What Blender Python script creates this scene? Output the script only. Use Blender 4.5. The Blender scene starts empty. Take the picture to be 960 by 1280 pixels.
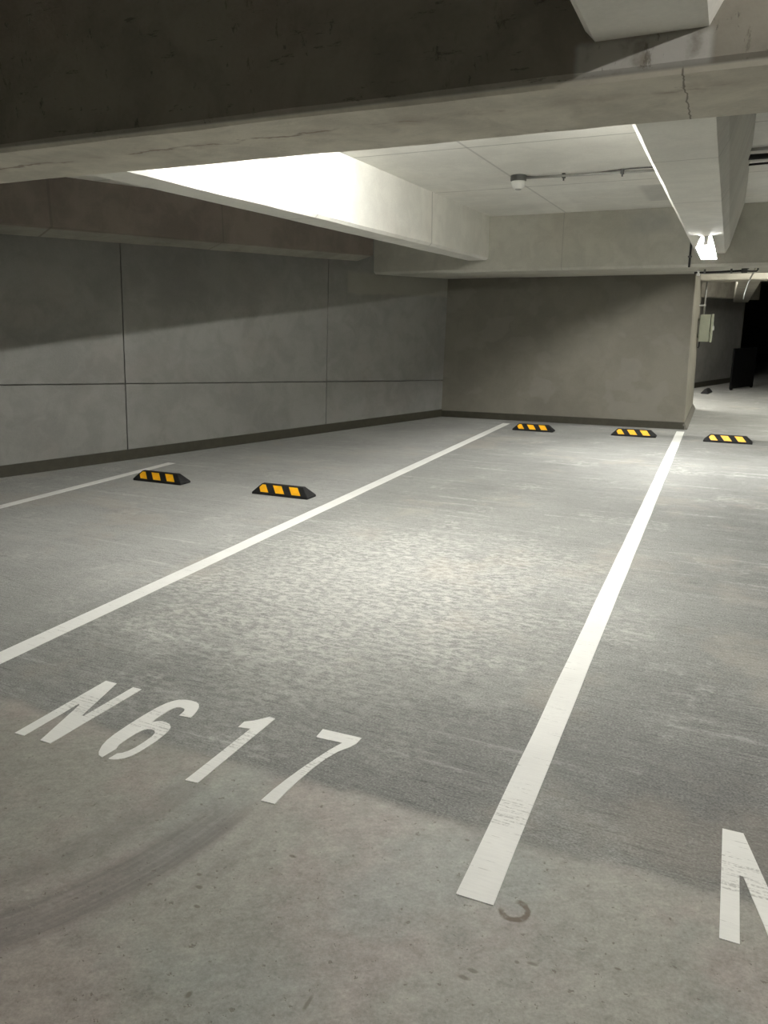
import bpy, bmesh, math, random
from mathutils import Vector, Matrix, noise
random.seed(7)
S = bpy.context.scene
COL = S.collection

# ------------------------------------------------------------------ view
S.view_settings.view_transform = 'Standard'
S.view_settings.look = 'None'
S.view_settings.gamma = 1.0
S.view_settings.use_curve_mapping = False
S.view_settings.exposure = 0.0
S.cycles.use_denoising = True
S.cycles.max_bounces = 10
S.cycles.diffuse_bounces = 7

cam_d = bpy.data.cameras.new('camera')
cam = bpy.data.objects.new('camera', cam_d)
COL.objects.link(cam)
cam_d.sensor_fit = 'VERTICAL'
cam_d.sensor_height = 24.0
cam_d.sensor_width = 18.0
cam_d.lens = 956.0 / 1280.0 * 24.0
cam_d.clip_start = 0.05
R = Matrix(((0.9160, -0.1000, 0.3890), (0.4010, 0.2230, -0.8880), (0.0020, 0.9700, 0.2440)))
q = R.to_quaternion(); q.normalize()
cam.matrix_world = Matrix.Translation((0, 0, 1.5)) @ q.to_matrix().to_4x4()
S.camera = cam

w = bpy.data.worlds.new('world'); S.world = w
w.use_nodes = True
w.node_tree.nodes['Background'].inputs[0].default_value = (0.0, 0.0, 0.0, 1)
w.node_tree.nodes['Background'].inputs[1].default_value = 0.0

# ------------------------------------------------------------------ material helper
class N:
    def __init__(s, name):
        s.m = bpy.data.materials.new(name); s.m.use_nodes = True
        s.t = s.m.node_tree; s.b = s.t.nodes['Principled BSDF']
        s.pos = s.t.nodes.new('ShaderNodeNewGeometry').outputs['Position']
        sp = s.t.nodes.new('ShaderNodeSeparateXYZ'); s.t.links.new(s.pos, sp.inputs[0])
        s.x, s.y, s.z = sp.outputs
    def put(s, sock, v):
        if isinstance(v, bpy.types.NodeSocket): s.t.links.new(v, sock)
        elif isinstance(v, (tuple, list)) and len(v) == 3 and sock.type == 'RGBA': sock.default_value = (*v, 1)
        else: sock.default_value = v
    def math(s, op, a, b=0.0, c=None, clamp=False):
        n = s.t.nodes.new('ShaderNodeMath'); n.operation = op; n.use_clamp = clamp
        s.put(n.inputs[0], a); s.put(n.inputs[1], b)
        if c is not None: s.put(n.inputs[2], c)
        return n.outputs[0]
    def add(s, a, b): return s.math('ADD', a, b)
    def sub(s, a, b): return s.math('SUBTRACT', a, b)
    def mul(s, a, b): return s.math('MULTIPLY', a, b)
    def step(s, v, lo, hi, a=0.0, b=1.0):
        n = s.t.nodes.new('ShaderNodeMapRange'); n.interpolation_type = 'SMOOTHSTEP'
        s.put(n.inputs[0], v); n.inputs[1].default_value = lo; n.inputs[2].default_value = hi
        n.inputs[3].default_value = a; n.inputs[4].default_value = b
        return n.outputs[0]
    def vec(s, x, y, z):
        n = s.t.nodes.new('ShaderNodeCombineXYZ')
        s.put(n.inputs[0], x); s.put(n.inputs[1], y); s.put(n.inputs[2], z); return n.outputs[0]
    def stretch(s, sx, sy, sz, off=0.0):
        return s.vec(s.math('MULTIPLY_ADD', s.x, sx, off), s.math('MULTIPLY_ADD', s.y, sy, off), s.math('MULTIPLY_ADD', s.z, sz, off))
    def noise(s, scale, detail=4, rough=.55, v=None, dist=0.0):
        n = s.t.nodes.new('ShaderNodeTexNoise'); s.put(n.inputs['Vector'], v if v is not None else s.pos)
        n.inputs['Scale'].default_value = scale; n.inputs['Detail'].default_value = detail
        n.inputs['Roughness'].default_value = rough; n.inputs['Distortion'].default_value = dist
        return n.outputs[0]
    def mix(s, f, a, b, mode='MIX'):
        n = s.t.nodes.new('ShaderNodeMix'); n.data_type = 'RGBA'; n.blend_type = mode
        s.put(n.inputs[0], f); s.put(n.inputs[6], a); s.put(n.inputs[7], b); return n.outputs[2]
    def scale_col(s, c, f):
        g = s.t.nodes.new('ShaderNodeCombineColor')
        for i in range(3): s.put(g.inputs[i], f)
        return s.mix(1.0, c, g.outputs[0], 'MULTIPLY')
    def rect(s, u, v, u0, u1, v0, v1, soft):
        a = s.mul(s.step(u, u0 - soft, u0 + soft), s.step(u, u1 - soft, u1 + soft, 1, 0))
        b = s.mul(s.step(v, v0 - soft, v0 + soft), s.step(v, v1 - soft, v1 + soft, 1, 0))
        return s.mul(a, b)
    def blob(s, u, v, cu, cv, ru, rv, lo=.6, hi=1.1, wob=None):
        a = s.mul(s.sub(u, cu), 1 / ru); b = s.mul(s.sub(v, cv), 1 / rv)
        d = s.math('SQRT', s.add(s.mul(a, a), s.mul(b, b)))
        if wob is not None: d = s.add(d, wob)
        return s.step(d, lo, hi, 1, 0)
    def radius(s, cu, cv):
        a = s.sub(s.x, cu); b = s.sub(s.y, cv)
        return s.math('SQRT', s.add(s.mul(a, a), s.mul(b, b)))
    def out(s, col, rough=.8, spec=.3, bump=None, bs=.3, bd=.01, metal=0.0):
        s.put(s.b.inputs['Base Color'], col); s.put(s.b.inputs['Roughness'], rough)
        s.b.inputs['Specular IOR Level'].default_value = spec; s.b.inputs['Metallic'].default_value = metal
        if bump is not None:
            n = s.t.nodes.new('ShaderNodeBump'); n.inputs['Strength'].default_value = bs; n.inputs['Distance'].default_value = bd
            s.put(n.inputs['Height'], bump); s.t.links.new(n.outputs[0], s.b.inputs['Normal'])
        return s.m

def plain(name, col, rough=.5, metal=0.0, spec=.4, var=.12):
    k = N(name); f = k.noise(14, 4)
    c = k.scale_col(col, k.step(f, .3, .7, 1 - var, 1 + var))
    return k.out(c, rough, spec, k.noise(120, 2), .08, .002, metal)

def concrete(name, col, var=.2, tint=(.42, .37, .34), tint_amt=.35, pits=.0, pit_dark=.35, rough=.85, bumpy=.3, trowel=False, extra=None, sx=(1, 1, 1), pf=9):
    k = N(name)
    big = k.noise(.9, 5, .6)
    mid = k.noise(4.5, 6, .62, dist=.6)
    fine = k.noise(60, 3)
    v = k.add(k.mul(k.step(big, .3, .7), .55), k.mul(k.step(mid, .3, .7), .45))
    f = k.add(k.step(v, 0.1, .9, 1 - var, 1 + var), k.mul(k.sub(fine, .5), .16))
    c = k.scale_col(col, f)
    c = k.mix(k.mul(k.step(k.noise(1.6, 4, .5, k.stretch(1, 1, 1, 7.3)), .48, .7), tint_amt), c, k.scale_col(tint, f))
    h = k.add(k.mul(mid, .5), k.mul(fine, .3))
    if pits:
        p = k.step(k.noise(pf, 5, .7, k.stretch(sx[0], sx[1], sx[2], 3.1)), .66 - pits, .72 - pits)
        c = k.mix(k.mul(p, 1 - pit_dark), c, k.scale_col(col, pit_dark))
        h = k.sub(h, k.mul(p, .8))
    if extra: c = extra(k, c, f)
    return k.out(c, rough, .25, h, bumpy, .012)

# ---- floor
def floor_mat():
    k = N('floor_concrete')
    jag = k.noise(5, 5)
    edge = k.add(k.y, k.mul(k.sub(jag, .5), .10))
    M = k.step(edge, 1.93, 2.0)
    # broomed slab
    yy = k.add(k.y, k.mul(k.x, .03))
    wv = k.mul(k.sub(k.noise(3, 2), .5), .02)
    yw = k.add(yy, wv)
    broom = k.noise(1.0, 4, .6, k.vec(k.mul(k.x, 7), k.mul(yw, 110), 0.0), .3)
    broom2 = k.noise(1.0, 3, .6, k.vec(k.mul(k.x, 2.2), k.mul(yw, 48), 5.0), .2)
    streak = k.noise(1.0, 5, .65, k.vec(k.mul(k.x, .8), k.mul(yy, 11), 3.0), .4)
    patch = k.noise(.9, 6, .62)
    patch2 = k.noise(2.6, 6, .65, k.stretch(1, 1, 1, 17.0))
    mott = k.noise(24, 8, .75, k.stretch(.7, 1.3, 1, 0.0), .4)
    grit = k.noise(110, 4, .75)
    f = k.add(1.0, k.mul(k.sub(patch, .5), .75))
    f = k.add(f, k.mul(k.sub(patch2, .5), .40))
    f = k.add(f, k.mul(k.sub(streak, .5), .35))
    f = k.add(f, k.mul(k.sub(broom2, .5), .30))
    f = k.add(f, k.mul(k.sub(mott, .5), .35))
    f = k.add(f, k.mul(k.sub(grit, .5), 1.5))
    f = k.add(f, k.mul(k.sub(k.noise(45, 5, .7, k.stretch(.6, 1.6, 1, 8.0)), .5), .8))
    f = k.add(f, k.add(k.mul(k.step(k.x, -2.7, -3.3), .30), k.mul(k.step(k.add(k.x, k.mul(k.sub(patch2, .5), .8)), -.4, .2), -.17)))  # left bay painted paler in place of lamp light; right side toned darker
    gs = k.noise(170, 3, .6, k.stretch(.7, 1.4, 1, 6.0))
    f = k.mul(f, k.sub(k.step(gs, .30, .70, .72, 1.30), k.mul(k.step(k.noise(75, 2, .5, k.stretch(.5, 1.5, 1, 9.0)), .66, .74), .35)))
    groove = k.mul(k.step(broom, .36, .44, 1, 0), k.step(patch2, .38, .58))
    f = k.mul(f, k.sub(1.0, k.mul(groove, .34)))
    rc = k.scale_col((.262, .264, .25), f)
    zone = k.blob(k.x, k.y, -1.75, 3.75, 1.5, 1.75, .35, 1.2, k.mul(k.sub(patch2, .5), 1.7))  # pale cement dusting that also paints in the bright pool under the bay lamp
    dust_and_glow = k.mul(k.step(mott, .40, .62), zone)
    rc = k.mix(k.mul(dust_and_glow, .56), rc, k.scale_col((.60, .595, .55), k.add(1.0, k.mul(k.sub(grit, .5), .7))))
    pale = k.mul(k.step(streak, .58, .70), k.step(mott, .40, .58))
    rc = k.mix(k.mul(pale, .5), rc, (.56, .555, .53))
    worn = k.mul(k.step(k.noise(2.2, 6, .65, k.stretch(1, 1, 1, 11.0)), .56, .66), k.step(mott, .44, .6))
    rc = k.mix(k.mul(worn, .45), rc, (.54, .535, .50))
    tan = k.step(k.noise(1.5, 4, .6, k.stretch(1, 1, 1, 31.0)), .54, .68)
    rc = k.mix(k.mul(tan, .22), rc, (.46, .40, .33))
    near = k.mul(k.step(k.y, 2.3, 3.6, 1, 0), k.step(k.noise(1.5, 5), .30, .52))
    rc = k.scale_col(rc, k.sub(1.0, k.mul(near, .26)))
    # trowelled aisle slab
    b1 = k.noise(1.7, 5, .6); b2 = k.noise(3.1, 5, .6, k.stretch(1, 1, 1, 5.0)); b3 = k.noise(16, 6, .68)
    sf = k.add(1.0, k.add(k.mul(k.sub(b3, .5), .7), k.mul(k.sub(b2, .5), .6)))
    sf = k.add(sf, k.mul(k.sub(k.noise(48, 5, .7, k.stretch(1, 1, 1, 13.0)), .5), .6))
    sf = k.add(sf, k.mul(k.sub(grit, .5), .9))
    chat = k.noise(1.0, 4, .6, k.vec(k.mul(k.add(k.x, k.mul(k.y, .7)), 9), k.mul(k.sub(k.y, k.mul(k.x, .7)), 30), 2.0), .6)
    sf = k.add(sf, k.mul(k.sub(chat, .5), .45))
    sc = k.scale_col((.275, .27, .24), sf)
    sc = k.mix(k.step(b1, .46, .62, 0, .62), sc, k.scale_col((.305, .262, .243), sf))
    sc = k.mix(k.step(k.noise(2.0, 4, .5, k.stretch(1, 1, 1, 21.0)), .50, .64, 0, .55), sc, k.scale_col((.25, .265, .245), sf))
    # tyre arcs
    def arc(c, cu, cv, r0, r1, y0, y1, amt):
        r = k.radius(cu, cv)
        tread = k.step(k.noise(1.0, 3, .5, k.vec(k.mul(r, 55), k.mul(k.y, 1.5), 0.0)), .3, .65, .45, 1)
        m = k.mul(k.mul(k.step(r, r0 - .03, r0 + .02), k.step(r, r1 - .02, r1 + .03, 1, 0)), k.mul(k.step(k.y, y0 - .05, y0 + .1), k.step(k.y, y1 - .2, y1 + .05, 1, 0)))
        m = k.mul(m, tread)
        return k.mix(k.mul(m, amt), c, (.15, .135, .13))
    sc = arc(sc, -2.607, 1.86, 1.255, 1.395, .4, 1.83, .58)
    sc = arc(sc, -2.607, 1.86, 1.355, 1.385, .4, 1.80, .5)
    sc = arc(sc, -2.607, 1.86, 1.262, 1.280, .4, 1.75, .4)
    sc = arc(sc, -2.607, 1.86, 1.08, 1.17, .4, 1.9, .42)
    sc = arc(sc, -2.2, 1.6, 1.02, 1.06, 1.35, 2.0, .22)
    # oil drips and scuffs
    sw = k.noise(30, 4)
    r = k.add(k.radius(-.362, 1.683), k.mul(k.sub(sw, .5), .02))
    ring = k.mul(k.step(k.math('ABSOLUTE', k.sub(r, .034)), .005, .011, 1, 0), k.math('MAXIMUM', k.step(k.x, -.372, -.352), k.step(k.y, 1.683, 1.665)))
    sc = k.mix(k.mul(ring, k.step(sw, .35, .55, .45, .95)), sc, (.10, .075, .05))
    for (bx, by, rx, ry) in ((-.418, 1.428, .018, .008), (-.405, 1.455, .014, .006), (-.280, 1.532, .016, .006), (-.315, 1.522, .006, .005), (-.5, 1.86, .012, .006), (-.56, 1.9, .008, .005), (-1.17, 1.42, .012, .007), (-1.13, 1.36, .010, .006), (-1.20, 1.46, .008, .006), (-.98, 1.13, .008, .014), (-.72, 1.22, .006, .022), (-1.0, 1.63, .012, .006), (-.09, 1.60, .010, .005)):
        sc = k.mix(k.mul(k.blob(k.x, k.y, bx, by, rx, ry, .5, 1.2, k.mul(k.sub(sw, .5), 1.2)), .75), sc, (.12, .10, .08))
    specks = k.step(k.noise(42, 3, .6, k.stretch(1, 1, 1, 2.0)), .645, .69)
    sc = k.mix(k.mul(specks, .7), sc, (.13, .11, .09))
    gouge = k.step(k.noise(1.0, 4, .7, k.vec(k.mul(k.add(k.x, k.mul(k.y, .6)), 22), k.mul(k.sub(k.y, k.mul(k.x, .6)), 60), 4.0)), .63, .68)
    sc = k.mix(k.mul(k.mul(gouge, k.step(b2, .45, .6)), .5), sc, (.16, .14, .12))
    lite = k.step(k.noise(1.0, 4, .7, k.vec(k.mul(k.x, 26), k.mul(k.y, 40), 8.0)), .60, .70)
    sc = k.mix(k.mul(lite, .3), sc, (.40, .385, .34))
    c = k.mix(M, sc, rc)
    hr = k.add(k.mul(broom, .8), k.add(k.mul(mott, .6), k.mul(grit, .5)))
    hs = k.add(k.mul(b3, .5), k.add(k.mul(specks, -.4), k.mul(chat, .4)))
    hm = k.t.nodes.new('ShaderNodeMix'); hm.data_type = 'FLOAT'
    k.put(hm.inputs[0], M); k.put(hm.inputs[2], hs); k.put(hm.inputs[3], hr)
    return k.out(c, k.step(M, 0, 1, .55, .78), .3, hm.outputs[0], .45, .006)

def paint_mat():
    k = N('white_road_paint')
    bv = k.vec(k.mul(k.x, 7.0), k.mul(k.add(k.y, k.mul(k.x, .03)), 110), 0.0)
    broom = k.noise(1.0, 4, .6, bv, .3)
    g = k.noise(110, 3, .7)
    zone = k.add(k.mul(k.rect(k.x, k.y, -9, 9, 1.97, 2.16, .04), .10), k.mul(k.step(k.y, 1.95, 2.02), .035))
    wear = k.math('MULTIPLY', k.step(k.add(broom, zone), .62, .72), k.step(g, .35, .6))
    c = k.scale_col((.76, .76, .725), k.add(1.0, k.add(k.mul(k.sub(k.noise(3, 5), .5), .25), k.mul(k.sub(broom, .5), .22))))
    c = k.mix(k.mul(wear, .75), c, (.36, .355, .33))
    return k.out(c, .6, .3, k.add(broom, k.mul(g, .3)), .3, .004)

def ceil_extra(k, c, f):
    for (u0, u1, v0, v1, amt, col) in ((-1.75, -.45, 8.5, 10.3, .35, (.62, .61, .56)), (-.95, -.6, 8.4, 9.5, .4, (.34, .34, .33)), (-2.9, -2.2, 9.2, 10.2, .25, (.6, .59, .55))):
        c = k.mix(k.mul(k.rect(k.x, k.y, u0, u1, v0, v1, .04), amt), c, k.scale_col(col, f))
    # shuttering-board joints
    for yj in (4.9, 6.1, 8.05):
        c = k.mix(k.step(k.math('ABSOLUTE', k.sub(k.y, yj)), .006, .014, .55, 0), c, (.26, .25, .23))
    for xj in (-1.98, .55):
        c = k.mix(k.step(k.math('ABSOLUTE', k.sub(k.x, xj)), .006, .014, .4, 0), c, (.28, .27, .25))
    return c

def front_extra(k, c, f):
    # mortar smear under the crossing beam and brown pour seam along the soffit
    nz = k.sub(k.noise(7, 5), .5)
    m = k.mul(k.mul(k.rect(k.x, k.z, -.47, -.115, 2.165, 2.246, .012), k.step(k.y, 2.6, 2.7, 1, 0)), k.step(k.noise(9, 5), .32, .5))
    c = k.mix(k.mul(m, .85), c, (.50, .49, .46))
    soff = k.step(k.z, 2.158, 2.166, 1, 0)
    p2 = k.step(k.noise(20, 5, .75, k.stretch(.3, 1, 1.5, 14.0)), .61, .66)
    p3 = k.mul(k.step(k.noise(9, 6, .75, k.stretch(1.4, 1, .45, 24.0)),   .60, .65), k.step(k.noise(1.3, 3), .40, .55))
    c = k.mix(k.mul(p3, .5), c, (.085, .07, .05))
    c = k.mix(k.mul(p2, .55), c, (.07, .06, .045))
    c = k.mix(soff, c, k.scale_col((.58, .55, .47), f))  # soffit painted paler than the face, for light bounced off the floor
    seam_y = k.add(2.60, k.add(k.mul(k.x, -.03), k.mul(nz, .16)))
    seam = k.mul(k.mul(soff, k.step(k.math('ABSOLUTE', k.sub(k.y, seam_y)), .003, .016, 1, 0)), k.step(k.noise(3.0, 4), .44, .56))
    c = k.mix(k.mul(seam, .65), c, (.17, .115, .085))
    rust = k.mul(k.mul(soff, k.step(k.math('ABSOLUTE', k.sub(seam_y, k.y)), .01, .09, 1, 0)), k.step(k.noise(6, 5), .46, .62))
    c = k.mix(k.mul(rust, .35), c, (.33, .27, .22))
    crack = k.mul(k.step(k.math('ABSOLUTE', k.sub(k.x, k.add(-.20, k.mul(k.noise(12, 3), .03)))), .001, .004, 1, 0), soff)
    c = k.mix(k.mul(crack, .7), c, (.1, .08, .06))
    chip = k.mul(k.step(k.noise(11, 4, .7, k.stretch(1, 2.2, 1, 9.0)), .69, .73), soff)
    c = k.mix(k.mul(chip, .6), c, (.13, .10, .08))
    return c

def joints(k, c, items, amt=.6, col=(.20, .19, .17)):
    for u, at, wd, m in items:
        l = k.step(k.math('ABSOLUTE', k.sub(u, at)), wd * .5, wd, 1, 0)
        if m is not None: l = k.mul(l, m)
        c = k.mix(k.mul(l, amt), c, col)
    return c
def beam_extra(k, c, f):
    wob = k.mul(k.sub(k.noise(9, 3), .5), .015)
    yy = k.add(k.y, wob); xx = k.add(k.x, wob)
    left = k.step(k.x, -2.8, -2.7, 1, 0); near = k.step(k.y, 9.9, 10.0, 1, 0)
    lm = k.mul(left, near); rm = k.mul(k.step(k.x, -.7, -.6), near)
    back = k.step(k.y, 10.0, 10.05)
    c = joints(k, c, [(yy, 5.48, .012, lm), (yy, 7.97, .016, lm), (yy, 4.25, .008, rm), (yy, 5.74, .010, rm), (yy, 6.85, .006, rm), (xx, -2.0, .008, back), (xx, 1.3, .01, back)], .5, (.33, .32, .29))
    grey_blob = k.mul(k.blob(k.x, k.z, -.95, 2.62, .35, .16, .3, 1.2, k.mul(k.sub(k.noise(4, 4), .5), 1.2)), back)  # darker grey blotch on the back beam's face
    return k.mix(k.mul(grey_blob, .35), c, (.30, .30, .30))
def wallbeam_extra(k, c, f):
    c = k.mix(k.step(k.z, 2.312, 2.322, 1, 0), c, k.scale_col((.34, .325, .275), f))  # underside coloured paler to carry the floor's bounced light
    s = k.add(k.mul(k.add(k.x, 6.35), .339), k.mul(k.sub(k.y, 5.186), .941))
    return joints(k, c, [(s, 2.53, .010, None), (s, .62, .016, None), (s, -1.9, .01, None)], .5, (.14, .12, .10))

def wall_extra(k, c, f):
    # the light cement band under the back beam, and a darker patch high on the wall
    s = k.add(k.mul(k.add(k.x, 6.35), .339), k.mul(k.sub(k.y, 5.186), .941))
    nz = k.mul(k.sub(k.noise(5, 5), .5), .10)
    band = k.rect(s, k.add(k.z, nz), 4.72, 6.9, 1.84, 2.12, .025)
    c = k.mix(k.mul(band, .6), c, (.31, .30, .25))
    dk = k.blob(s, k.z, 2.5, 1.95, 1.5, .35, .3, 1.2, k.mul(k.sub(k.noise(3, 5), .5), 1.4))
    c = k.mix(k.mul(dk, .35), c, (.165, .16, .145))
    return c

def column_extra(k, c, f):
    nz = k.noise(2.6, 3, .4, k.stretch(1, 1, 1.2, 4.0), .25)
    c = k.mix(k.mul(k.step(nz, .53, .60), .42), c, (.225, .215, .185))
    return c

M = {}
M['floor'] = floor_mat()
M['paint'] = paint_mat()
M['ceiling'] = concrete('ceiling_concrete', (.76, .75, .70), .06, (.72, .68, .62), .25, bumpy=.12, extra=ceil_extra)
M['beam'] = concrete('beam_concrete', (.77, .76, .70), .06, (.73, .69, .63), .3, pits=-.06, bumpy=.22, extra=beam_extra)
M['back_beam'] = concrete('darker_beam_concrete', (.52, .51, .45), .10, (.47, .44, .38), .35, pits=-.03, bumpy=.25, extra=beam_extra)  # darker copy of the plain beam concrete
M['front_beam'] = concrete('stained_shaded_beam_concrete', (.24, .225, .19), .16, (.24, .20, .175), .45, pits=.03, pit_dark=.35, bumpy=.4, extra=front_extra, sx=(1, 1, .5), pf=19)  # face colour kept dark to paint in the shade on it
M['wall_beam'] = concrete('dark_beam_concrete', (.24, .205, .175), .14, (.21, .17, .15), .5, bumpy=.25, extra=wallbeam_extra)
M['wall'] = concrete('wall_concrete', (.235, .232, .215), .10, (.235, .215, .195), .35, pits=-.07, bumpy=.3, extra=wall_extra)
M['column'] = concrete('column_concrete', (.185, .175, .142), .08, (.165, .155, .13), .35, bumpy=.2, extra=column_extra)
M['skirting'] = plain('dark_olive_paint', (.045, .042, .028), .6)
M['plinth'] = plain('grey_cement', (.13, .125, .105), .8)
M['rubber'] = plain('black_rubber', (.012, .012, .012), .8, spec=.25, var=.25)
M['yellow'] = plain('yellow_reflective_film', (.95, .47, .012), .45, var=.1)
M['steel'] = plain('galvanised_steel', (.42, .42, .40), .4, .7)
M['greybox'] = plain('olive_grey_enamel', (.19, .20, .15), .5, var=.06)
M['white'] = plain('white_plastic', (.75, .75, .72), .4, var=.04)
M['enamel'] = plain('white_enamel', (.7, .7, .68), .35, var=.04)
M['darksteel'] = plain('dark_steel', (.10, .10, .095), .45, .3)
M['black'] = plain('matt_black', (.003, .003, .003), .9, spec=.1)
M['blackpipe'] = plain('black_pipe_plastic', (.015, .015, .015), .5)

def emit(name, col, st):
    m = bpy.data.materials.new(name); m.use_nodes = True
    b = m.node_tree.nodes['Principled BSDF']
    b.inputs['Base Color'].default_value = (.9, .9, .9, 1)
    b.inputs['Emission Color'].default_value = (*col, 1); b.inputs['Emission Strength'].default_value = st
    return m
TUBE_BAY = emit('lit_tube_bay', (1.0, .99, .95), 960)
TUBE_BEAM = emit('lit_tube_under_beam', (1.0, .99, .95), 1050)
TUBE_AISLE = emit('lit_tube_aisle', (1.0, .975, .92), 420)
TUBE_FAR = emit('lit_tube_far', (1.0, .98, .90), 1500)
FILL_RECESS = emit('fill_tube_recess', (1.0, .98, .92), 1350)

# ------------------------------------------------------------------ geometry helpers
def obj(name, bm, mat, parent=None, smooth=False, bevel=0.0):
    me = bpy.data.meshes.new(name)
    bmesh.ops.recalc_face_normals(bm, faces=bm.faces[:])
    bm.to_mesh(me); bm.free()
    if smooth:
        for p in me.polygons: p.use_smooth = True
    o = bpy.data.objects.new(name, me); COL.objects.link(o)
    me.materials.append(mat)
    if parent is not None: o.parent = parent
    if bevel:
        b = o.modifiers.new('bevel', 'BEVEL'); b.width = bevel; b.segments = 2; b.limit_method = 'ANGLE'; b.angle_limit = math.radians(35)
    return o
def thing(name, label, cat, loc=(0, 0, 0), rz=0.0, group=None):
    o = bpy.data.objects.new(name, None); COL.objects.link(o)
    o.empty_display_size = .1
    o.location = loc; o.rotation_euler = (0, 0, rz)
    return tag(o, label, cat, group)
def tag(o, label, cat, group=None):
    o['label'] = label; o['category'] = cat
    if group: o['group'] = group
    return o
def struct(name, bm, mat, **kw):
    o = obj(name, bm, mat, **kw); o['kind'] = 'structure'; return o
def box(bm, x0, x1, y0, y1, z0, z1):
    vs = [bm.verts.new((x, y, z)) for z in (z0, z1) for (x, y) in ((x0, y0), (x1, y0), (x1, y1), (x0, y1))]
    for f in ((0, 3, 2, 1), (4, 5, 6, 7), (0, 1, 5, 4), (1, 2, 6, 5), (2, 3, 7, 6), (3, 0, 4, 7)): bm.faces.new([vs[i] for i in f])
    return vs
def prism(bm, base, top):
    a = [bm.verts.new(p) for p in base]; b = [bm.verts.new(p) for p in top]
    n = len(a)
    bm.faces.new(list(reversed(a))); bm.faces.new(b)
    for i in range(n): bm.faces.new((a[i], a[(i + 1) % n], b[(i + 1) % n], b[i]))
def sweep(bm, prof, p0, p1, n=40, amp=.004, side=None, slope=None):
    """prof: (a, z) outline; a along 'side', swept from p0 to p1."""
    p0 = Vector(p0); p1 = Vector(p1); d = (p1 - p0).normalized()
    sd = Vector(side) if side else Vector((d.y, -d.x, 0))
    rings = []
    for i in range(n + 1):
        t = i / n; c = p0.lerp(p1, t); r = []
        for j, (a, z) in enumerate(prof):
            v = c + sd * a + Vector((0, 0, z))
            nv = noise.noise_vector(Vector((v.x * 1.7 + j * 5.3, v.y * 1.7, v.z * 3)))
            nf = noise.noise_vector(Vector((v.x * 9 + j * 3.1, v.y * 9, v.z * 9)))
            r.append(bm.verts.new(v + (sd * nv.x + Vector((0, 0, nv.z))) * amp + (sd * nf.x + Vector((0, 0, nf.z))) * amp * .35))
        rings.append(r)
    m = len(prof)
    for i in range(n):
        for j in range(m): bm.faces.new((rings[i][j], rings[i][(j + 1) % m], rings[i + 1][(j + 1) % m], rings[i + 1][j]))
    bm.faces.new(rings[0]); bm.faces.new(list(reversed(rings[-1])))
def tube(bm, pts, r, seg=12):
    pts = [Vector(p) for p in pts]; rings = []; up = None
    for i, p in enumerate(pts):
        d = ((pts[min(i + 1, len(pts) - 1)] - pts[max(i - 1, 0)])).normalized()
        if up is None: up = Vector((0, 0, 1)) if abs(d.z) < .9 else Vector((0, 1, 0))
        a = d.cross(up).normalized(); b = a.cross(d).normalized(); up = b
        rings.append([bm.verts.new(p + (a * math.cos(k * 2 * math.pi / seg) + b * math.sin(k * 2 * math.pi / seg)) * r) for k in range(seg)])
    for i in range(len(rings) - 1):
        for k in range(seg): bm.faces.new((rings[i][k], rings[i][(k + 1) % seg], rings[i + 1][(k + 1) % seg], rings[i + 1][k]))
    bm.faces.new(rings[0]); bm.faces.new(list(reversed(rings[-1])))
def lathe(bm, prof, seg=28, c=(0, 0, 0)):
    rings = [[bm.verts.new((c[0] + r * math.cos(k * 2 * math.pi / seg), c[1] + r * math.sin(k * 2 * math.pi / seg), c[2] + z)) for k in range(seg)] for r, z in prof]
    for i in range(len(rings) - 1):
        for k in range(seg): bm.faces.new((rings[i][k], rings[i][(k + 1) % seg], rings[i + 1][(k + 1) % seg], rings[i + 1][k]))
    bm.faces.new(rings[0]); bm.faces.new(list(reversed(rings[-1])))
def NB(): return bmesh.new()
def arcpts(c, r, a0, a1, n, ax, ay):
    c = Vector(c); ax = Vector(ax); ay = Vector(ay)
    return [c + ax * r * math.cos(a0 + (a1 - a0) * i / n) + ay * r * math.sin(a0 + (a1 - a0) * i / n) for i in range(n + 1)]

# ------------------------------------------------------------------ setting
ZC = 2.78
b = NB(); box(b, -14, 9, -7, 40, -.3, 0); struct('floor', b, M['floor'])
b = NB(); box(b, -14, 9, -7, 40, ZC, ZC + .3); struct('ceiling', b, M['ceiling'])

# left wall: cast panels with open joints, canted 20 degrees to the bay lines
P0 = Vector((-6.35, 5.186, 0)); U = Vector((.339, .941, 0)).normalized(); NRM = Vector((U.y, -U.x, 0))   # NRM points into the garage
LEAN = .045
def wp(s, z, off=0.0): return P0 + U * s + NRM * off + Vector((0, 0, z))
def hz(s): return .888 - .0475 * s
b = NB()
cuts = [-10.0, -7.2, -4.35, -1.45, 1.352, 4.275, 6.764]
G = .005
for i in range(len(cuts) - 1):
    a, c = cuts[i], cuts[i + 1]
    last = i == len(cuts) - 2
    def quad(zlo, zhi):
        ga, gc = G, (0 if last else G)
        pts = []
        for (s0, sgn, zf) in ((a, ga, zlo), (c, -gc, zlo), (c, -gc, zhi), (a, ga, zhi)):
            s = s0 + sgn; z = zf(s); pts.append((s + LEAN * z, z))
        prism(b, [wp(s, z, -.12) for s, z in pts], [wp(s, z, 0) for s, z in pts])
    quad(lambda s: 0.0, lambda s: hz(s) - G)
    quad(lambda s: hz(s) + G, lambda s: ZC)
pts = [(-10, 0), (6.9, 0), (6.9, ZC), (-10, ZC)]
prism(b, [wp(s, z, -.3) for s, z in pts], [wp(s, z, -.03) for s, z in pts])
struct('wall_left', b, M['wall'], bevel=.003)

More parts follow.
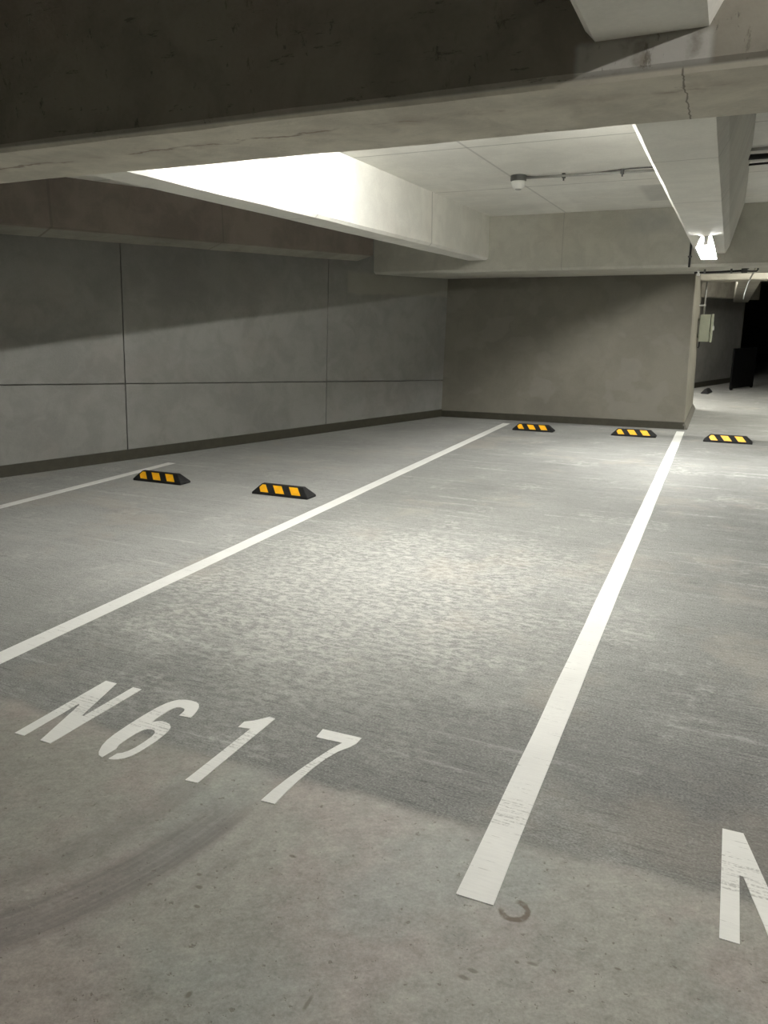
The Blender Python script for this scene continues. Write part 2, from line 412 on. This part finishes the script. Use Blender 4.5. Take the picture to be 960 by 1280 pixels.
# column / lift-shaft wall behind the bay
CX0, CX1, CY, CY2 = -4.35, -.44, 11.54, 14.4
b = NB()
def cl(x, y, z): return (x - (.02 * z if x > -1 else 0), y + .045 * z, z)
prism(b, [cl(CX0, CY, 0), cl(CX1, CY, 0), cl(CX1, CY2, 0), cl(CX0, CY2, 0)], [cl(CX0, CY, ZC), cl(CX1, CY, ZC), cl(CX1, CY2, ZC), cl(CX0, CY2, ZC)])
struct('wall_back', b, M['column'], bevel=.012)

# dark painted skirtings
b = NB()
prism(b, [wp(-10, 0, .0), wp(6.76, 0, .0), wp(6.76, 0, .014), wp(-10, 0, .014)], [wp(-10, .115, .0), wp(6.76, .115, .0), wp(6.76, .115, .012), wp(-10, .115, .012)])
struct('baseboard_left', b, M['skirting'])
b = NB()
prism(b, [(-4.06, CY - .014, 0), (CX1 + .004, CY - .014, 0), (CX1 + .004, CY + .02, 0), (-4.06, CY + .02, 0)],
      [(-4.06, CY - .010, .10), (CX1 + .003, CY - .010, .10), (CX1 + .003, CY + .02, .10), (-4.06, CY + .02, .10)])
struct('baseboard_back', b, M['skirting'])

b = NB()
prism(b, [(CX1 - .02, CY - .012, 0), (CX1 + .05, CY - .012, 0), (CX1 + .05, CY2, 0), (CX1 - .02, CY2, 0)], [(CX1 - .02, CY - .012, .085), (CX1 + .008, CY - .012, .085), (CX1 + .008, CY2, .085), (CX1 - .02, CY2, .085)])
struct('baseboard_right', b, M['plinth'], bevel=.006)

# beams
zf, zs = 2.15, 2.25
ch = .02
def beam_prof(a0, a1, z0, c0=.02, c1=.02, d0=0., d1=0., zt=ZC):
    # (a0 .. a1) bottom edges; chamfers c0/c1; drafts d0/d1 widen the top
    return [(a0 + (0 if c0 else 0), z0), (a1, z0), (a1 + c1, z0 + c1), (a1 + c1 + d1, zt), (a0 - c0 - d0, zt), (a0 - c0, z0 + c0)]
# near cross beam
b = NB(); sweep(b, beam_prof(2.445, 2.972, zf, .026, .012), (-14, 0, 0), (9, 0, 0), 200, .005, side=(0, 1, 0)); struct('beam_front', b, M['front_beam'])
# far cross beam over the column
b = NB(); sweep(b, beam_prof(10.13, 11.75, 2.105, .03, .01), (-5.2, 0, 0), (9, 0, 0), 130, .004, side=(0, 1, 0)); struct('beam_back', b, M['back_beam'])
# beam over the left bay line
b = NB(); sweep(b, beam_prof(-3.22, -2.975, zs, .02, .026), (0, -7, 0), (0, 10.2, 0), 150, .004, side=(1, 0, 0)); struct('beam_left', b, M['beam'])
# beam over the right bay line: bevelled arris on the left, battered cheek on the right
b = NB(); sweep(b, [(-.42, zs), (-.125, zs), (-.085, zs + .075), (.025, ZC), (-.46, ZC), (-.45, zs + .03)], (0, -7, 0), (0, 10.2, 0), 150, .003, side=(1, 0, 0)); struct('beam_right', b, M['beam'])
# downstand along the canted left wall
b = NB()
sweep(b, [(0, 2.262), (.16, 2.296), (.30, 2.325), (.302, ZC), (0, ZC)], wp(-10, 0), wp(4.9, 0), 120, .005, side=NRM); struct('beam_wall', b, M['wall_beam'])

# beyond the column
b = NB(); sweep(b, beam_prof(13.55, 14.1, 2.1, .015, .015), (-9, 0, 0), (9, 0, 0), 90, .004, side=(0, 1, 0)); struct('beam_far', b, M['wall_beam'])
b = NB()
prism(b, [(.06, 14.0, 2.14), (.42, 14.0, 2.14), (.36, 20.5, 1.90), (.03, 20.5, 1.90)], [(.06, 14.0, ZC), (.42, 14.0, ZC), (.36, 20.5, ZC), (.03, 20.5, ZC)])
struct('beam_sloping', b, M['wall_beam'], bevel=.02)
Q0 = Vector((-.55, 19.0, 0))
def fp(s, z, off=0.0): return Q0 + U * s + NRM * off + Vector((0, 0, z))
b = NB(); prism(b, [fp(-7, 0, 0), fp(2.55, 0, 0), fp(2.55, 0, -.3), fp(-7, 0, -.3)], [fp(-7, ZC, 0), fp(2.55, ZC, 0), fp(2.55, ZC, -.3), fp(-7, ZC, -.3)])
struct('wall_far', b, M['wall'])
b = NB(); sweep(b, [(0, 1.98), (.3, 1.97), (.31, 1.99), (.31, ZC), (0, ZC)], fp(-7, 0), fp(2.55, 0), 50, .004, side=NRM); struct('beam_recess', b, M['wall_beam'])
b = NB(); prism(b, [fp(-7, 0, 0), fp(2.55, 0, 0), fp(2.55, 0, .014), fp(-7, 0, .014)], [fp(-7, .12, 0), fp(2.55, .12, 0), fp(2.55, .12, .012), fp(-7, .12, .012)])
struct('baseboard_far', b, M['skirting'])
# the rest of the garage shell
b = NB(); box(b, 8.7, 9, -7, 40, 0, ZC); struct('wall_right', b, M['wall'])
b = NB(); box(b, -14, 9, -7, -6.7, 0, ZC); struct('wall_front', b, M['wall'])
b = NB(); box(b, -14, 9, 39.7, 40, 0, ZC); struct('wall_end', b, M['wall'])
b = NB(); box(b, -14, -13.7, -7, 40, 0, ZC); struct('wall_outer', b, M['wall'])

# ------------------------------------------------------------------ road markings
def line(x0, x1, y0, y1, label, sk=0.0):
    b = NB(); n = max(2, int((y1 - y0) / .12)); L = []; Rr = []
    for i in range(n + 1):
        y = y0 + (y1 - y0) * i / n
        j = noise.noise(Vector((x0, y * 3, 0))) * .003; j2 = noise.noise(Vector((x1, y * 3, 9))) * .003
        L.append((x0 + j + (sk if i == n else 0) * 0, y)); Rr.append((x1 + j2, y + (sk if i == n else 0)))
    for z in (0.0003, .0022):
        pass
    vt = [[b.verts.new((*p, .0022)) for p in L], [b.verts.new((*p, .0022)) for p in Rr]]
    vb = [[b.verts.new((*p, .0001)) for p in L], [b.verts.new((*p, .0001)) for p in Rr]]
    for i in range(n):
        b.faces.new((vt[0][i], vt[1][i], vt[1][i + 1], vt[0][i + 1]))
        b.faces.new((vb[0][i], vb[0][i + 1], vb[1][i + 1], vb[1][i]))
        b.faces.new((vt[0][i], vt[0][i + 1], vb[0][i + 1], vb[0][i]))
        b.faces.new((vt[1][i], vb[1][i], vb[1][i + 1], vt[1][i + 1]))
    b.faces.new((vt[0][0], vb[0][0], vb[1][0], vt[1][0])); b.faces.new((vt[0][n], vt[1][n], vb[1][n], vb[0][n]))
    o = obj('painted_line', b, M['paint']); tag(o, label, 'parking line', 'white bay lines on the floor'); return o
line(-2.945, -2.838, 1.68, 11.15, 'long white painted line left of the bay number, passing under the left ceiling beam')
line(-.520, -.418, 1.676, 11.30, 'long white painted line from the foreground to the right corner of the column')
line(-5.385, -5.285, 1.68, 6.50, 'short white painted line at far left, ending behind the leftmost wheel stop')

def glyph(name, polys, parent):
    b = NB()
    for p in polys:
        prism(b, [(x, y, .0001) for x, y in p], [(x, y, .0022) for x, y in p])
    return obj(name, b, M['paint'], parent)
NPOLY = [[(0, 0), (.047, 0), (.049, .265), (.012 + .047, .262), (.128, 0), (.178, 0), (.196, .466), (.150, .466), (.141, .200), (.131, .200), (.062, .466), (.004, .466)]]
def shift(pp, dx, dy, kx=0.0): return [[(x + dx + kx * y, y + dy) for x, y in p] for p in pp]
t = thing('bay_number', 'white stencilled bay number N617 painted on the floor between the two long lines', 'floor marking', (-1.7, 2.03, 0), 0, 'painted bay numbers')
def loc(pp): return [[(x + 1.7, y - 2.03) for x, y in p] for p in pp]
glyph('letter', loc(shift(NPOLY, -2.289, 1.797)), t)
six = [[(-1.873, 1.803), (-1.893, 1.809), (-1.908, 1.824), (-1.927, 1.859), (-1.938, 1.895), (-1.943, 1.94), (-1.943, 2.02), (-1.939, 2.10), (-1.932, 2.165), (-1.922, 2.206), (-1.909, 2.235), (-1.893, 2.253), (-1.868, 2.264), (-1.843, 2.267), (-1.815, 2.265), (-1.797, 2.256), (-1.783, 2.238), (-1.772, 2.212), (-1.763, 2.18), (-1.759, 2.154),
        (-1.812, 2.149), (-1.813, 2.170), (-1.816, 2.187), (-1.823, 2.199), (-1.835, 2.204), (-1.85, 2.203), (-1.862, 2.197), (-1.870, 2.18), (-1.874, 2.155), (-1.876, 2.09),
        (-1.873, 2.065), (-1.862, 2.08), (-1.845, 2.088), (-1.825, 2.089), (-1.802, 2.082), (-1.786, 2.068), (-1.775, 2.045), (-1.771, 2.01), (-1.769, 1.965), (-1.771, 1.92), (-1.776, 1.88), (-1.783, 1.852), (-1.795, 1.83), (-1.810, 1.815), (-1.826, 1.807), (-1.846, 1.803),
        (-1.841, 1.843), (-1.828, 1.853), (-1.816, 1.872), (-1.809, 1.90), (-1.805, 1.94), (-1.805, 1.985), (-1.811, 2.008), (-1.824, 2.021), (-1.840, 2.023), (-1.856, 2.018), (-1.867, 2.003), (-1.873, 1.975), (-1.876, 1.93), (-1.876, 1.89), (-1.865, 1.863)]]
glyph('digit', loc(six), t)
glyph('digit', loc([[(-1.518, 1.808), (-1.469, 1.812), (-1.456, 2.280), (-1.485, 2.283), (-1.500, 2.262), (-1.522, 2.236), (-1.553, 2.213), (-1.551, 2.168), (-1.502, 2.178)]]), t)
glyph('digit', loc([[(-1.225, 1.815), (-1.174, 1.818), (-1.173, 1.89), (-1.168, 1.965), (-1.160, 2.04), (-1.147, 2.11), (-1.128, 2.17), (-1.101, 2.215), (-1.091, 2.245), (-1.090, 2.288), (-1.251, 2.286), (-1.247, 2.225), (-1.141, 2.229), (-1.161, 2.17), (-1.178, 2.105), (-1.195, 2.03), (-1.210, 1.95), (-1.220, 1.88)]]), t)
t2 = thing('bay_number', 'white stencilled letter N painted on the floor at the lower right edge of the frame', 'floor marking', (.23, 2.03, 0), 0, 'painted bay numbers')
def loc2(pp): return [[(x - .23, y - 2.03) for x, y in p] for p in pp]
glyph('letter', loc2(shift(NPOLY, .130, 1.797)), t2)

# ------------------------------------------------------------------ rubber wheel stops
def stop_parts(root):
    L, D, Hh = .57, .15, .092
    b = NB()
    x0, x1 = -L / 2, L / 2
    base = [(x0, 0, 0), (x1, 0, 0), (x1, D, 0), (x0, D, 0)]
    lip = [(x0, 0, .018), (x1, 0, .018), (x1, D, .018), (x0, D, .018)]
    tp = [(x0 + .075, .055, Hh), (x1 - .075, .055, Hh), (x1 - .075, D - .055, Hh), (x0 + .075, D - .055, Hh)]
    A = [b.verts.new(p) for p in base]; B = [b.verts.new(p) for p in lip]; C = [b.verts.new(p) for p in tp]
    b.faces.new(list(reversed(A))); b.faces.new(C)
    for i in range(4):
        j = (i + 1) % 4
        b.faces.new((A[i], A[j], B[j], B[i])); b.faces.new((B[i], B[j], C[j], C[i]))
    obj('body', b, M['rubber'], root, bevel=.006)
    def sl(x, h, back, lift):
        # point on the sloping long face at height fraction h
        y = .055 * h; z = .018 + (Hh - .018) * h
        ny, nz = -(Hh - .018), .055; ln = math.hypot(ny, nz)
        y += ny / ln * lift; z += nz / ln * lift
        return (x, D - y, z) if back else (x, y, z)
    for back in (False, True):
        for k in range(3):
            xl = x0 + .083 + .163 * k; wd = .088
            h0, h1 = .10, .88; sh = .052
            q = [(xl, h0), (xl + wd, h0), (xl + wd - sh, h1), (xl - sh, h1)]
            if k == 0:
                q = [(xl + .008, h0), (xl + wd, h0), (xl + wd - sh, h1), (xl + .004, h1), (xl - .018, .55)]
            if back: q = [(-x, h) for x, h in q]
            b = NB(); prism(b, [sl(x, h, back, -.001) for x, h in q], [sl(x, h, back, .0025) for x, h in q])
            obj('reflector', b, M['yellow'], root)
def copy_thing(src, loc_, rz, label, skip=()):
    r = src.copy(); COL.objects.link(r); r.location = loc_; r.rotation_euler = (0, 0, rz); r['label'] = label
    for chd in src.children:
        if chd.name.split('.')[0] in skip: continue
        c = chd.copy(); COL.objects.link(c); c.parent = r
    return r
GS = 'rubber wheel stops on the floor'
first = thing('wheel_stop', 'yellow and black rubber wheel stop in front of the short line, nearest the left wall', 'wheel stop', (-4.803, 5.612, 0), -.02, GS)
stop_parts(first)
for (x, y, rz, lab) in ((-3.440, 5.580, -.02, 'yellow and black rubber wheel stop nearest the camera, left of the long line'),
                        (-2.350, 10.475, -.03, 'yellow and black rubber wheel stop before the column, beside the left line end'),
                        (-1.015, 10.530, .0, 'yellow and black rubber wheel stop before the right half of the column'),
                        (.128, 10.455, -.03, 'yellow and black rubber wheel stop right of the column and right line'),
                        (-.22, 17.70, 1.45, 'small dark wheel stop seen end-on, far behind the column')):
    copy_thing(first, (x, y, 0), rz, lab, ('reflector',) if y > 15 else ())

# ------------------------------------------------------------------ tube lights
def tube_light(label, c, length, along, tubemat, width, z_top, drop=.05, trough=False):
    t = thing('ceiling_tube_light', label, 'lamp', (c[0], c[1], z_top), 0 if along == 'y' else math.pi / 2, 'fluorescent tube lights')
    h = length / 2
    b = NB(); w2 = width / 2
    if trough:
        # white trough reflector: sloping cheeks and a far end plate
        zt, zb2, th = .006, -.105, .006
        prof = [(-w2 * .62, zt), (w2 * .62, zt), (w2, zb2), (w2 - th, zb2), (w2 * .62 - th, zt - th * 2), (-w2 * .62 + th, zt - th * 2), (-w2 + th, zb2), (-w2, zb2)]
        A = [b.verts.new((x, -h, z)) for x, z in prof]; B = [b.verts.new((x, h, z)) for x, z in prof]
        for i in range(8): b.faces.new((A[i], A[(i + 1) % 8], B[(i + 1) % 8], B[i]))
        for Q in (A, B):
            for q4 in ((0, 1, 4, 5), (1, 2, 3, 4), (0, 5, 6, 7)): b.faces.new([Q[i] for i in q4])
        e = [(-w2 * .62, zt), (w2 * .62, zt), (w2, zb2), (-w2, zb2)]
        prism(b, [(x, h - .004, z) for x, z in e], [(x, h + .004, z) for x, z in e])
        obj('housing', b, M['enamel'], t)
        zz = -.062
    else:
        box(b, -w2, w2, -h, h, -.04, .004); obj('housing', b, M['enamel'], t, bevel=.004)
        zz = -.04 - drop
    b = NB(); tube(b, [(0, -h + .05, zz), (0, h - .05, zz)], .014, 14); obj('tube', b, tubemat, t, smooth=True)
    for s in (-1, 1):
        b = NB(); y = s * (h - .035); box(b, -.02, .02, y - .015, y + .015, zz - .02, -.003 if trough else -.036); obj('lamp_holder', b, M['white'], t, bevel=.003)
    return t
tube_light('white tube light on the ceiling over the numbered bay, hidden by the front beam', (-1.62, 4.55), 1.25, 'y', TUBE_BAY, .09, ZC, .06)
tube_light('bright tube light under the right ceiling beam, close to the back beam', (-.272, 8.75), 1.5, 'y', TUBE_BEAM, .17, zs, .03, True)
tube_light('tube light over the aisle near the camera, right of the frame', (1.75, .75), 1.25, 'y', TUBE_AISLE, .09, ZC, .035)
tube_light('tube light behind the back beam, beside the column', (2.0, 12.0), 1.2, 'x', TUBE_FAR, .09, ZC, .035)
tube_light('added tube light hidden behind the column, brightening the far wall', (-1.15, 14.95), 1.2, 'x', FILL_RECESS, .09, ZC, .035)  # extra unseen lamp, put in to light the far wall

# ------------------------------------------------------------------ ceiling services
t = thing('smoke_detector', 'small white smoke detector hanging from a dark round box on the ceiling', 'smoke detector', (-1.90, 7.40, ZC))
b = NB(); lathe(b, [(.070, 0), (.072, -.004), (.072, -.046), (.066, -.050)], 24); obj('base', b, M['darksteel'], t, bevel=.002)
b = NB(); lathe(b, [(.062, -.050), (.066, -.056), (.062, -.085), (.052, -.108), (.030, -.116), (.028, -.118)], 28); obj('head', b, M['white'], t, smooth=True)
b = NB(); lathe(b, [(.030, -.116), (.026, -.124), (.004, -.126)], 20); obj('sensor_tip', b, M['steel'], t, smooth=True)
t = thing('conduit', 'thin steel conduit on the ceiling from the smoke detector to the right beam', 'conduit', (-1.15, 7.45, ZC))
b = NB(); tube(b, [(-.69, -.04, -.024), (.69, .05, -.024)], .011); obj('pipe', b, M['steel'], t, smooth=True)
b = NB(); tube(b, [(-.69 + .069 * i, -.02 + .0045 * i + .09 * math.sin(i * .314), -.006 - .004 * 1) for i in range(21)], .006, 8); obj('cable', b, M['darksteel'], t, smooth=True)
for x in (-.35, .16):
    b = NB(); box(b, x - .014, x + .014, .005 - .018, .005 + .028, -.040, 0.0)
    box(b, x - .006, x + .006, .002, .014, -.062, -.038); obj('clamp', b, M['darksteel'], t, bevel=.002)
t = thing('junction_box', 'small dark junction box on the left cheek of the right beam, near the detector conduit', 'junction box', (-.455, 8.55, 2.43))
b = NB(); box(b, -.055, .002, -.05, .05, -.05, .05); obj('body', b, M['darksteel'], t, bevel=.004)
b = NB(); tube(b, [(-.03, 0, .05), (-.03, 0, .35)], .010); obj('nipple', b, M['steel'], t, smooth=True)

def run(label, y, z, r, mat, x0, x1, name='pipe', cat='pipe'):
    t = thing(name, label, cat, (x0, y, z), 0, 'services under the right-hand ceiling')
    b = NB(); tube(b, [((x1 - x0) * i / 30, .0, .006 * math.sin(i * 1.3) * (1 if r < .012 else 0)) for i in range(31)], r, 14); obj('run', b, mat, t, smooth=True)
    for k in range(6):
        x = .35 + k * 1.1
        b = NB(); box(b, x - .012, x + .012, -r - .004, r + .004, -r - .004, ZC - z); obj('hanger', b, M['steel'], t, bevel=.002)
    return t
run('thick black pipe under the right-hand ceiling, second from the near side', 7.08, ZC - .045, .021, M['blackpipe'], -.01, 7.5)
run('pale steel conduit under the right-hand ceiling, just before the thick black pipe', 6.93, ZC - .020, .011, M['steel'], .0, 7.5, 'conduit', 'conduit')
run('thin black cable under the right-hand ceiling, behind the thick black pipe', 7.50, ZC - .030, .009, M['blackpipe'], -.0, 7.5, 'cable', 'cable')

t = thing('conduit', 'black vertical conduit on the face of the back beam, left of the beam light', 'conduit', (-.50, 10.088, 2.10))
b = NB(); tube(b, [(0, -.004, .0), (0, -.004, .64)], .012); obj('pipe', b, M['blackpipe'], t, smooth=True)
for z in (.12, .5):
    b = NB(); box(b, -.022, .022, -.02, .06, z - .01, z + .01); obj('clamp', b, M['darksteel'], t, bevel=.002)

t = thing('conduit', 'black horizontal conduit slung under the back beam, above the column corner', 'conduit', (-.46, 10.62, 2.065))
b = NB(); tube(b, [(0, 0, 0), (.3, 0, .004), (.55, 0, .014)], .013); obj('pipe', b, M['blackpipe'], t, smooth=True)
b = NB(); lathe(b, [(.012, -.035), (.020, -.033), (.020, -.008), (.016, -.004), (.016, .004), (.020, .008), (.020, .030), (.012, .033)], 16, (.05, 0, 0)); obj('valve', b, M['white'], t, smooth=True)
b = NB(); box(b, .53, .60, -.03, .03, -.012, .040); obj('coupling', b, M['darksteel'], t, bevel=.004)
b = NB(); tube(b, [(.59, 0, .01), (.64, 0, .004), (.70, 0, .006), (.715, 0, .03), (.70, 0, .052), (.62, 0, .054), (.60, 0, .035)], .010, 10); obj('bracket', b, M['darksteel'], t, smooth=True)
b = NB(); tube(b, [(.685, 0, .055), (.673, 0, .01), (.65, 0, -.05), (.625, 0, -.12), (.605, 0, -.20), (.592, 0, -.27), (.587, 0, -.32)], .007, 10); obj('cable', b, M['steel'], t, smooth=True)
for x in (.12, .42):
    b = NB(); box(b, x - .012, x + .012, -.018, .018, -.016, .05); obj('clamp', b, M['darksteel'], t, bevel=.002)

# electrical box on the column's right cheek
t = thing('electrical_box', 'olive-grey electrical box fixed to the right cheek of the column', 'electrical box', (CX1 - .02, 13.9, 1.155))
b = NB(); box(b, .022, .182, -.16, .16, 0, .43); box(b, -.012, .024, -.10, .10, .06, .10); box(b, -.012, .024, -.10, .10, .33, .37); obj('body', b, M['greybox'], t, bevel=.006)
d = None
b = NB(); box(b, .188, .226, -.17, .17, -.006, .436); d = obj('door', b, M['greybox'], t, bevel=.005)
b = NB(); box(b, .224, .244, -.12, -.09, .18, .25); obj('latch', b, M['steel'], d, bevel=.003)
b = NB(); tube(b, [(.04, .0, .005), (.04, .0, -.075), (.024, 0, -.105)], .010, 10); obj('cable', b, M['blackpipe'], t, smooth=True)
t = thing('conduit', 'pale vertical steel conduit rising from the top of the electrical box', 'conduit', (CX1 + .045, 13.9, 1.58))
b = NB(); tube(b, [(0, 0, 0), (0.0, 0, .35), (.012, .0, .9), (.02, .0, 1.195)], .014, 12); obj('pipe', b, M['steel'], t, smooth=True)
for z in (.15, .6):
    b = NB(); box(b, -.10, .02, -.02, .02, z - .012, z + .012); obj('clamp', b, M['steel'], t, bevel=.002)

# black panel in the recess
t = thing('partition_panel', 'black upright panel standing on the floor in the dark recess behind the column', 'panel', (.155, 18.6, 0), math.radians(66))
b = NB(); box(b, 0, 1.15, -.02, .02, .03, .90); obj('board', b, M['black'], t, bevel=.004)
for x in (.04, 1.07):
    b = NB(); box(b, x, x + .05, -.026, .026, 0, .034); obj('foot', b, M['black'], t, bevel=.004)
